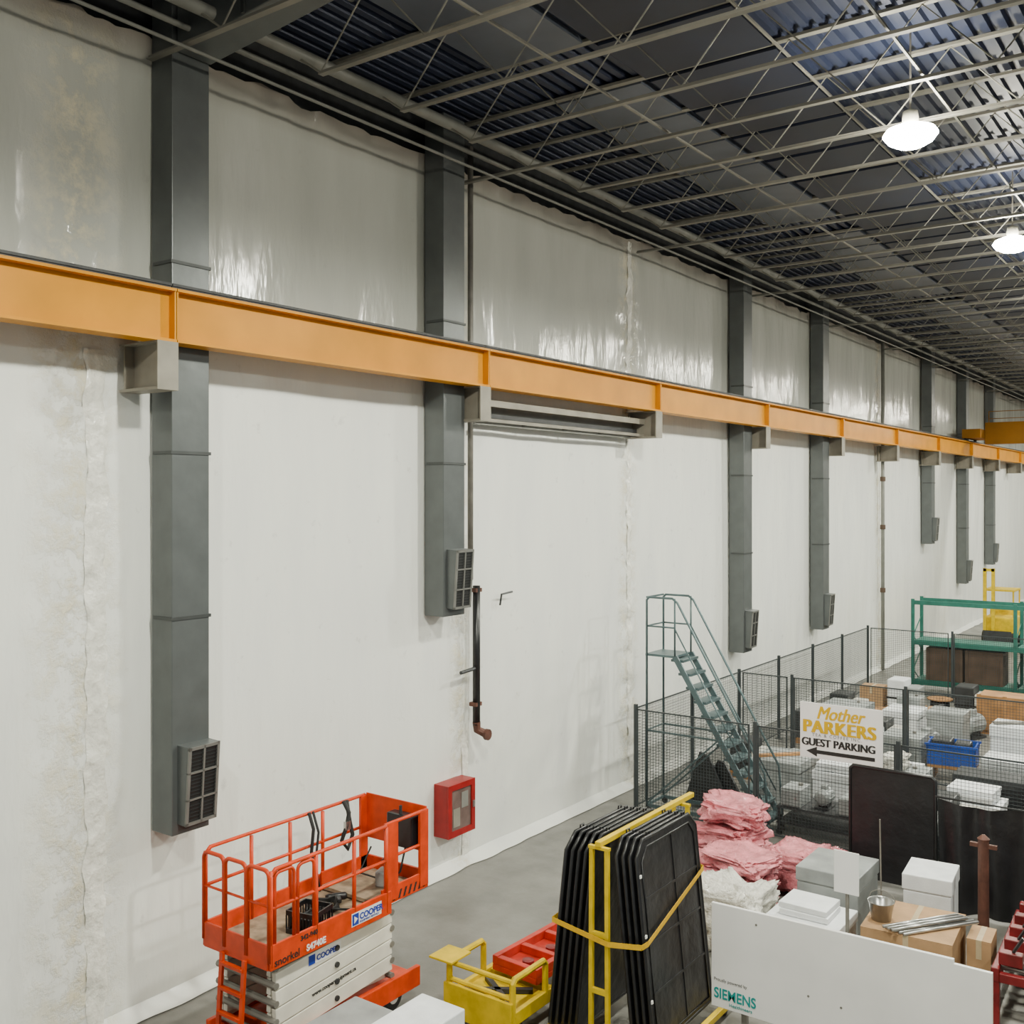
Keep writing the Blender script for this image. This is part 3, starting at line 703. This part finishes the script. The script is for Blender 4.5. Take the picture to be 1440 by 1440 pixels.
blob('insulation_bundle','pink wrapped insulation bundle on the floor at the right of the pile','insulation',(4.66,14.8,0),(1.0,1.0,.64),'pink',2,R(-5),A,G)
blob('insulation_bundle','flat pink insulation bundle lying on the front bundle','insulation',(3.95,13.6,.35),(1.4,1.1,.24),'pink',3,R(10),A,G,3)
blob('insulation_bundle','small pink insulation bundle crowning the front of the pile','insulation',(4.15,13.6,.60),(1.0,.9,.22),'pink',7,R(-12),A,G,4)
blob('insulation_bundle','pink insulation bundle on the floor at the back of the pile','insulation',(3.5,14.9,0),(1.15,1.05,.45),'pink',6,R(5),A,G)
blob('insulation_bundle','pink insulation bundle in the middle of the back stack','insulation',(3.5,14.85,.45),(1.1,1.0,.32),'pink',4,R(-8),A,G,-4)
blob('insulation_bundle','topmost pink insulation bundle, farthest back','insulation',(3.5,14.9,.78),(1.0,.9,.34),'pink',9,R(14),A,G,6)
blob('plastic_bag','clear crumpled plastic bag in front of the pink bundles','plastic bag',(4.58,12.42,0),(1.0,.9,.85),'clear',5,0,.3)

# ---------------------------------------------------------------- mesh fence
def post(x,y,label,h=1.99):
    t=thing('fence_post',label,'fence post',(x,y,0),0,'mesh fence posts')
    MB().box(-.03,.03,-.03,.03,.01,h).build('post',M['post'],t,bevel=.004); MB().box(-.08,.08,-.06,.06,0,.012).build('foot_plate',M['post'],t)
PAN={}
def fpanel(x,y,w,rz,label):
    key=round(w,2)
    if key in PAN:
        return dup(PAN[key],(x,y,0),rz,label)
    t=thing('mesh_fence_section',label,'fence',(x,y,0),rz,'black mesh fence panels')
    z0,z1=.12,1.93
    MB().box(0,w,-.012,.012,z1-.025,z1).box(0,w,-.012,.012,z0,z0+.025).box(0,.025,-.012,.012,z0,z1).box(w-.025,w,-.012,.012,z0,z1).build('frame',M['post'],t)
    m=MB(); s=.055; k=1; q=.0026
    while k*s<w: m.box(k*s-q,k*s+q,-q,q,z0,z1); k+=1
    k=1
    while z0+k*s<z1: m.box(0,w,-q,q,z0+k*s-q,z0+k*s+q); k+=1
    m.build('wire_mesh',M['post'],t)
    PAN[key]=t; return t
ys=[16.6+2.35*k for k in range(7)]
for i,y in enumerate(ys):
    post(.85,y,'dark post of the mesh fence run along the wall, %s from the near corner'%(['at','second','third','fourth','fifth','sixth','seventh'][i]))
    if i<6: fpanel(.85,y+.04,2.27,R(90),'black mesh fence section along the wall, %s from the near corner'%ORD[i])
for r,(y,xs,nm) in enumerate(((16.5,[.95,3.2,5.55,7.9],'front'),(21.3,[.95,2.05,4.4,6.75,9.1],'middle'),(30.7,[.95,3.2,5.55,7.9],'rear'))):
    for i in range(len(xs)-1):
        post(xs[i+1],y,'dark post of the %s mesh fence row, %s from the wall side'%(nm,ORD[i]))
        fpanel(xs[i]+(.04 if i else -.02),y,round(xs[i+1]-xs[i]-.08,2),0,'black mesh fence section in the %s row, %s from the wall side'%(nm,ORD[i]))

t=thing('parking_sign','white guest parking sign with gold lettering and black arrow on the front mesh fence','sign',(4.02,16.40,1.55),R(1))
sw,sh=1.32,.90
MB().box(0,sw,-.012,.012,0,sh).build('panel',M['board'],t,bevel=.004)
for x in (.3,1.0): MB().box(x-.02,x+.02,.013,.05,.1,.7).build('clip',M['steel'],t)
for q in (0,.008,.016): text('sign_lettering','Mother',.30,M['gold'],t,(.26+q,-.015-q*.1,.65),FY,0,.34,sx=.82)
for q in (0,.009,.018,.027,.036): text('sign_lettering','PARKERS',.29,M['gold'],t,(.03+q,-.015-q*.1,.42),FY,.0,sx=.95,space=1.08)
text('sign_lettering','TEA & COFFEE INC.',.07,M['greytext'],t,(.2,-.015,.36),FY,0,space=1.35)
for q in (0,.006,.012,.018): text('sign_lettering','GUEST PARKING',.175,M['ink'],t,(.02+q,-.015-q*.1,.205),FY,.0,sx=.90)
MB().box(.22,1.2,-.016,-.0125,.08,.14).add([(.1,-.0145,.11),(.28,-.0145,.03),(.28,-.0145,.19)],[(0,1,2)]).build('arrow',M['ink'],t)

# ---------------------------------------------------------------- rolling ladder
t=thing('rolling_ladder','tall blue grey rolling warehouse ladder inside the mesh fence','ladder',(.95,16.78,0))
wd=.66; pz=2.9; px=.60; bx=2.35
for y in (0,wd):
    MB().bar((bx,y,.12),(px,y,pz),.035,.10).build('stringer',M['ladder'],t)
    MB().tube([(.03,y,.08),(.03,y,pz+1.0),(.08,y,pz+1.05),(px-.05,y,pz+1.05),(px+.05,y,pz+.98),(bx-.05,y,1.05),(bx+.02,y,.2)],.022,8).build('hand_rail',M['ladder'],t,smooth=True)
    MB().tube([(px,y,pz+.50),(bx-.1,y,.60)],.015,6).build('mid_rail',M['ladder'],t,smooth=True)
    MB().tube([(.03,y,pz+.52),(px,y,pz+.52)],.016,6).tube([(px,y,pz),(px,y,pz+1.05)],.018,8).build('platform_rail',M['ladder'],t,smooth=True)
    MB().bar((.03,y,.12),(bx+.1,y,.12),.03,.06).bar((.05,y,1.5),(bx-.9,y,1.5),.02,.03).bar((.03,y,.15),(1.45,y,1.5),.02,.03).build('base_frame',M['ladder'],t)
    for x in (.06,bx+.02): MB().lathe([(.055,-.02),(.055,.02)],(x,y,.055),14,'y').build('wheel',M['rubber'],t)
MB().bar((.03,0,pz+1.05),(.03,wd,pz+1.05),.03,.03).bar((.03,0,pz+.52),(.03,wd,pz+.52),.025,.025).bar((.03,0,1.5),(.03,wd,1.5),.025,.025).bar((.03,0,.12),(.03,wd,.12),.03,.05).build('cross_rail',M['ladder'],t)
n=12
for k in range(n):
    z=.236*(k+1); f=(z-.12)/(pz-.12); x=bx+(px-bx)*f
    MB().box(x-.13,x+.12,0.02,wd-.02,z-.03,z+.015).build('step',M['ladder'],t)
MB().box(0,px,0,wd,pz-.03,pz+.01).build('platform',M['ladder'],t)

t=thing('folded_screen','dark folded screen leaning inside the near fence corner','screen',(1.25,17.75,0),R(-8))
MB().prism([(0,0),(.9,0),(1.05,.05),(.55,.95),(.35,1.0)],'y',0,.05).build('panel',M['darksteel'],t,bevel=.006)
MB().prism([(.3,0),(1.2,0),(1.35,.05),(.85,.85),(.7,.9)],'y',.08,.13).build('panel',M['sheet'],t,bevel=.006)

# ---------------------------------------------------------------- welding screens
t=thing('welding_screen','black framed screen panel standing behind the cardboard box','screen',(5.12,15.5,0),R(-2))
MB().tube([(0,0,.05),(0,0,1.72),(.05,0,1.77),(1.18,0,1.77),(1.23,0,1.72),(1.23,0,.05)],.028,8).build('frame',M['black'],t,smooth=True)
MB().box(.02,1.21,-.006,.006,.12,1.75).build('sheet',M['sheet'],t)
for x in (.05,1.18): MB().box(x-.03,x+.03,-.25,.25,0,.05).build('foot',M['black'],t)
t=thing('curtain_screen','long black hanging curtain screen right of the framed screen','screen',(6.42,15.2,0))
MB().tube([(0,0,.05),(0,0,1.58),(2.3,0,1.58),(2.3,0,.05)],.022,8).build('frame',M['darksteel'],t,smooth=True)
b=MB(); vs=[]; n=100
for k in range(n+1):
    x=.02+2.25*k/n
    for z in (.03,.4,.8,1.2,1.56):
        vs.append((x,.05*math.sin(x*13+z)*(1.3-z*.5)+.08*noise.noise(Vector((x*4,z*2,0))),z-.05*abs(math.sin(x*3))*(1 if z>1.5 else 0)))
b.add(vs,[(k*5+q,k*5+q+1,k*5+q+6,k*5+q+5) for k in range(n) for q in range(4)]).build('curtain',M['sheet'],t,smooth=True)
for x in (0,2.3): MB().box(x-.03,x+.03,-.22,.22,0,.05).build('foot',M['darksteel'],t)

# ---------------------------------------------------------------- goods in front of the screens
lidbox('shipping_box','large pale grey lidded box right of the pink bundles','box',5.12,5.95,13.2,14.1,0,.92,'greybox')
lidbox('shipping_box','low white lidded box behind the small post sign','box',5.15,6.05,12.1,12.85,0,.66,'foam')
foamstack('thin white foam sheet stacked on the low white lidded box',5.3,5.9,12.2,12.7,.665,2,group='foam sheets on the low white box')
carton('cardboard_box','large brown cardboard box carrying loose metal pipes','box',6.28,7.28,12.1,13.1,0,.80,'card',rz=R(4))
carton('cardboard_box','smaller brown cardboard box at the right of the large one','box',7.34,7.60,12.65,13.1,0,.72,'card',rz=R(3))
lidbox('foam_box','white foam box behind the large cardboard box','box',6.35,6.95,13.6,14.3,0,.98,'foam',rz=R(5))
for k in range(8):
    o=MB().tube([(0,0,0),(.62,.85,0)],.02,8).build('metal_pipe',M['chrome'],loc=(6.58+.055*(k%5),12.15-.02*k,.825+.042*(k//5)),smooth=True)
    tag(o,'loose silver metal pipe lying across the large cardboard box','pipe','metal pipes on the cardboard box')
t=thing('metal_bucket','galvanised bucket standing on the large cardboard box','bucket',(6.46,12.40,.803))
MB().lathe([(.11,0),(.15,.22),(.155,.22),(.14,.2),(.10,.015)],n=24).build('pail',M['chrome'],t,smooth=True)
MB().tube([(.15*math.cos(R(a)),.04,.22+.11*math.sin(R(a))) for a in range(0,181,20)],.005,5).build('handle',M['steel'],t)
t=thing('bollard','rusty brown steel post with a top crossbar in front of the black curtain','bollard',(7.25,14.1,0))
MB().lathe([(.16,0),(.16,.02),(.07,.03),(.065,1.42),(.075,1.45),(.02,1.5)],n=18).build('post',M['rust'],t,smooth=False)
MB().bar((-.16,0,1.36),(.16,0,1.36),.05,.05).build('crossbar',M['rust'],t)
t=thing('thin_rod','thin leaning rod beside the screen','rod',(6.20,13.35,0))
MB().tube([(0,0,0),(.03,-.2,1.75)],.01,6).build('rod',M['steel'],t)

def machine(label,loc,rz,main,L=1.5,h=.35):
    t=thing('roller_fixture',label,'machine',loc,rz)
    MB().box(-.5,-.42,0,L,h,h+.15).box(.42,.5,0,L,h,h+.15).box(-.42,.42,0,.08,h,h+.1).box(-.42,.42,L-.08,L,h,h+.1).build('frame',M[main],t,bevel=.008)
    for x in (-.46,.46):
        for y in (.05,L-.05): MB().box(x-.04,x+.04,y-.04,y+.04,0,h).build('leg',M[main],t)
        MB().tube([(x*1.12,.1,.12),(x*1.12,L-.1,.12)],.025,8).build('tie_rod',M['chrome'],t)
    for k in range(9):
        y=.15+k*(L-.3)/8; MB().tube([(-.42,y,h+.12),(.42,y,h+.12)],.032,10).build('roller',M['chrome'],t,smooth=True)
    nk=max(3,int(L/.32))
    for k in range(nk):
        y=.15+k*(L-.3)/(nk-1)
        MB().box(-.44,-.20,y-.06,y+.06,h+.16,h+.30).build('clamp',M[main],t,bevel=.01)
        MB().box(.1,.36,y-.05,y+.07,h+.16,h+.26).build('clamp',M['darksteel'],t,bevel=.01)
        MB().tube([(-.30,y,h+.3),(-.2,y,h+.48)],.018,6).build('clamp_lever',M['black'],t)
        MB().lathe([(.05,h+.26),(.05,h+.36),(.02,h+.37),(.02,h+.46)],(.22,y,0),12).build('clamp_screw',M['chrome'],t)
        MB().box(-.1,.02,y-.05,y+.05,h+.15,h+.22).build('spacer_block',M['white' if k%2 else 'steel'],t)
        MB().lathe([(.045,-.52),(.045,-.5)],(0,y,h+.07),12,'x').build('bolt_head',M['darksteel'],t)
    MB().box(-.15,.15,L*.35,L*.6,.1,h-.02).build('motor',M['black'],t,bevel=.03)
    MB().tube([(.3,0,h+.1),(.35,-.1,.2),(.1,-.15,.05),(-.3,-.1,.04)],.018,6).build('hose',M['rubber'],t,smooth=True)
    return t
machine('dark red roller fixture with clamps at the right edge behind the white board',(8.2,12.2,0),R(2),'machred',1.9,.5)
machine('low yellow roller fixture in the bottom right corner',(8.68,10.7,0),R(0),'yellow',1.15)
machine('dark red roller fixture behind the nearer red one at the right edge',(8.45,14.25,0),R(-2),'machred',.75,.55)
motor('black electric motor on the floor left of the red fixture',7.42,12.0,0,R(60),'black',.9)
t=thing('gas_cylinder','dark red gas cylinder lying beside the red fixture','cylinder',(7.62,10.95,.115),R(80))
MB().lathe([(.02,-.5),(.08,-.49),(.11,-.44),(.11,.38),(.07,.46),(.03,.5)],(0,0,0),18,'x').build('tank',M['machred'],t,smooth=True)
MB().lathe([(.02,.5),(.03,.52),(.03,.58)],(0,0,0),10,'x').build('valve',M['chrome'],t)

# ---------------------------------------------------------------- things inside the fence
def trolley(label,x0,x1,y0,y1,h):
    cx,cy=(x0+x1)/2,(y0+y1)/2; w=(x1-x0)/2; d=(y1-y0)/2
    t=thing('trolley',label,'trolley',(cx,cy,0),0)
    MB().box(-w,w,-d,d,h-.04,h).build('top_deck',M['darksteel'],t); MB().box(-w,w,-d,d,.2,.23).build('lower_shelf',M['darksteel'],t)
    for x in (-w+.03,w-.03):
        for y in (-d+.03,d-.03):
            MB().box(x-.02,x+.02,y-.02,y+.02,.1,h-.04).build('leg',M['darksteel'],t)
            MB().lathe([(.05,-.018),(.05,.018)],(x,y,.05),12,'y').build('caster',M['rubber'],t)
trolley('dark steel trolley behind the front fence, left of the parking sign',3.4,4.95,16.95,17.75,.5)
trolley('dark steel trolley in the fenced area below the parking sign',5.1,6.6,17.0,17.8,.45)
enclosure('small grey metal box on the left end of the left trolley',3.45,3.80,17.0,17.5,.5,.80)
motor('grey electric motor on the left trolley between two metal boxes',4.12,17.3,.5,R(90),'greybox',.8)
enclosure('grey metal box on the right end of the left trolley',4.45,4.85,17.0,17.5,.5,.78)
enclosure('pale grey metal box on the trolley below the parking sign',5.2,5.7,17.05,17.7,.45,.85)
enclosure('flat grey metal box on the right end of the right trolley',5.85,6.5,17.05,17.7,.45,.65)
lidbox('shipping_box','pale lidded crate just right of the rolling ladder','box',2.35,3.3,18.3,19.4,0,.88,'greybox')
lidbox('shipping_box','white lidded crate behind the left edge of the parking sign','box',3.5,4.4,18.4,19.3,0,.80,'foam')
enclosure('tall grey metal box behind the parking sign',4.6,5.4,18.5,19.3,0,.95)
lidbox('shipping_box','low white crate right of the parking sign','box',5.7,6.6,18.75,19.5,0,.55,'foam')
foamstack('white foam sheet stacked on the low crate right of the parking sign',5.75,6.5,18.8,19.4,.56,3,group='foam sheets right of the parking sign')
foamstack('white foam sheet stacked on the lidded crate behind the parking sign',3.55,4.3,18.45,19.2,.81,2,group='foam sheets behind the parking sign')
blob('plastic_bag','clear crumpled plastic heap lying on the tall grey box behind the parking sign','plastic bag',(4.85,18.9,.955),(.45,.5,.25),'clear',12,0,.3)
t=thing('vent_unit','black louvred unit behind the middle of the right fence section','unit',(6.2,20.2,0))
MB().box(-.6,.9,-.35,.35,0,.75).build('casing',M['darksteel'],t,bevel=.01)
for k in range(9): MB().box(-.55,.85,-.38,-.35,.08+k*.07,.11+k*.07).build('louvre',M['black'],t)
lidbox('shipping_box','wide white crate behind the middle fence row, left','box',2.4,3.5,22.0,23.0,0,.75,'foam')
enclosure('grey metal box behind the middle fence row',3.7,4.5,22.0,22.8,0,.8)
t=thing('blue_bin','bright blue plastic bin full of parts inside the fence','bin',(5.05,22.4,.32),R(5))
b=MB(); 
b.prism([(-.42,0),(.42,0),(.48,.42),(-.48,.42)],'y',-.32,-.30).prism([(-.42,0),(.42,0),(.48,.42),(-.48,.42)],'y',.30,.32).prism([(-.32,0),(.32,0),(.32,.42),(-.32,.42)],'x',-.46,-.43).prism([(-.32,0),(.32,0),(.32,.42),(-.32,.42)],'x',.43,.46).box(-.42,.42,-.3,.3,0,.02).box(-.5,.5,-.34,-.31,.39,.43).box(-.5,.5,.31,.34,.39,.43)
b.build('tub',M['blue'],t); MB().box(-.38,.0,-.25,.2,.02,.5).box(.05,.35,-.2,.2,.02,.46).build('contents',M['darksteel'],t,bevel=.03)
MB().box(-.45,.45,-.35,.35,-.06,-.001).box(-.42,-.34,-.35,.35,-.32,-.06).box(.34,.42,-.35,.35,-.32,-.06).build('stand',M['wood'],t)
lidbox('shipping_box','tall white crate right of the blue bin','box',5.7,6.6,22.6,23.4,0,1.15,'foam')
lidbox('shipping_box','low white crate right of the blue bin, at the frame edge','box',5.75,6.8,21.5,22.3,0,.7,'foam')
lidbox('shipping_box','pale blue grey tub behind the blue bin','tub',4.0,4.8,24.5,25.3,0,.9,'greybox')
lidbox('shipping_box','white box behind the pale tub','box',3.0,3.8,24.6,25.5,0,.8,'foam')
enclosure('grey metal box far back beside the side fence',1.6,2.6,24.5,25.4,0,.8)
def row(y,x0,kinds,nm):
    x=x0
    for i,k in enumerate(kinds):
        pos='%s in goods row %s'%(['first','second','third','fourth','fifth','sixth','seventh','eighth'][i],nm)
        if k=='p': wrapped('wooden pallet with dark wrapped load, '+pos,x,x+.9,y,y+.75,0,.75+.1*(i%2)); x+=1.0
        elif k=='w': wrapped('wooden pallet with white load, '+pos,x,x+.9,y,y+.75,0,.85,'foam'); x+=1.0
        elif k=='m': motor('electric motor, '+pos,x+.3,y+.35,0,R(70),'greybox',1.4); x+=.65
        elif k=='s': spool('wooden spool of black cable, '+pos,x+.32,y+.35,0,.32,.4); x+=.72
        elif k=='e': enclosure('grey metal box, '+pos,x,x+.55,y,y+.55,0,.85); x+=.65
        elif k=='c': carton('cardboard_box','brown cardboard box, '+pos,'box',x,x+.6,y,y+.6,0,.6,rz=R(3)); x+=.7
        elif k=='f': lidbox('foam_box','white lidded foam box, '+pos,'box',x,x+.7,y,y+.65,0,.7,'foam'); x+=.8
row(19.85,1.2,'pmcsf','in front of the middle fence')
row(23.45,1.2,'pcpms','just behind the blue bin')
row(26.1,1.2,'psecm','behind the pale tub')
row(28.4,1.3,'cwspm','in front of the rear fence')
row(17.95,5.5,'ps','right of the trolleys')
row(24.9,5.3,'sc','right of the pale tub')
for (x0,y0,z,ddx,ddy,m,lb,nm) in ((2.4,18.4,.905,.8,.8,'wood','brown plank lying on the pale lidded crate beside the ladder','wooden_plank'),
        (2.5,22.3,.775,.9,.4,'wood','brown plank across the wide white crate','wooden_plank'),
        (5.75,22.75,1.18,.8,.5,'steel','steel bar lying on the tall white crate by the blue bin','steel_bar')):
    o=MB().bar((x0,y0,z),(x0+ddx,y0+ddy,z),.12,.04).build(nm,M[m]); tag(o,lb,'plank' if m=='wood' else 'bar')
t=thing('wooden_crate','long orange brown wooden crate in front of the teal rack','crate',(5.8,27.4,0))
MB().box(-1.2,1.2,-.4,.4,.1,.95).build('body',M['wood'],t,bevel=.01)
for k in range(5): MB().box(-1.22+k*.58,-1.12+k*.58,-.43,-.4,.1,.97).build('batten',M['wood'],t)
for y in (-.35,.27): MB().box(-1.2,1.2,y,y+.08,0,.1).build('skid',M['wood'],t)

# teal pallet rack
t=thing('pallet_rack','teal steel pallet rack behind the rear mesh fence','rack',(1.95,31.4,0))
for x in (0,2.75,5.5):
    for y in (0,1.0): MB().box(x-.045,x+.045,y-.04,y+.04,0,2.78).build('upright',M['teal'],t)
    f=MB(); z=.2; s=0
    while z<2.2:
        f.bar((x,.04 if s else .96,z),(x,.96 if s else .04,z+.5),.025,.025); z+=.5; s=1-s
    f.build('lattice',M['teal'],t)
for x in (.045,2.795):
    for z in (.28,1.44,2.62):
        for y in (0,1.0): MB().box(x,x+2.66,y-.03,y+.03,z,z+.12).build('beam',M['teal'],t)
for x in (.05,2.8):
    for z in (.40,1.56): MB().box(x,x+2.65,.03,.97,z,z+.02).build('shelf_deck',M['teal'],t)
for i,(x,w) in enumerate(((.35,1.0),(1.42,1.0),(3.0,1.1))):
    t=thing('wooden_crate',['dark brown crate on the left of the teal rack shelf','dark brown crate in the middle of the teal rack shelf','dark brown crate on the right of the teal rack shelf'][i],'crate',(1.95+x,31.5,.42))
    MB().box(0,w,0,.8,.0,.95).build('body',M['brown'],t,bevel=.01)
    for k in range(3): MB().box(k*(w-.08)/2,k*(w-.08)/2+.08,-.025,0,0,.95).build('batten',M['brown'],t)

t=thing('forklift','small yellow forklift far away near the sheeted wall','forklift',(2.1,43.0,0),R(0))
MB().box(-.55,.55,.3,2.0,.3,1.1).box(-.55,.55,1.5,2.1,.3,1.3).build('body',M['yellow'],t,bevel=.06)
for x in (-.45,-.15): MB().box(x-.06,x+.06,0,.12,.05,3.0).build('mast_rail',M['yellow'],t)
for z in (2.88,1.5): MB().box(-.5,-.1,.0,.1,z,z+.11).build('mast_tie',M['yellow'],t)
for x in (-.4,.3): MB().box(x-.05,x+.05,-1.1,0,.06,.1).build('fork',M['darksteel'],t)
MB().box(-.5,.5,-.04,0,.1,.6).build('carriage',M['darksteel'],t)
for x in (-.5,.5):
    for y in (.4,1.7): MB().tube([(x,y,1.05),(x,y,2.1)],.03,6).build('cab_post',M['yellow'],t)
MB().box(-.55,.55,.35,1.75,2.1,2.16).build('cab_roof',M['yellow'],t)
for x in (-.5,.5):
    for y in (.45,1.75): MB().lathe([(.25,-.1),(.28,-.07),(.28,.07),(.25,.1)],(x,y,.28),18,'x').build('wheel',M['rubber'],t)

# ---------------------------------------------------------------- camera
cam=bpy.data.cameras.new('camera'); co=bpy.data.objects.new('camera',cam); COL.objects.link(co)
co.location=(D,0,H); co.rotation_euler=(R(90),0,R(35.76)); cam.lens=36; cam.sensor_width=36; cam.shift_y=-23/1440; cam.clip_end=300
C.camera=co
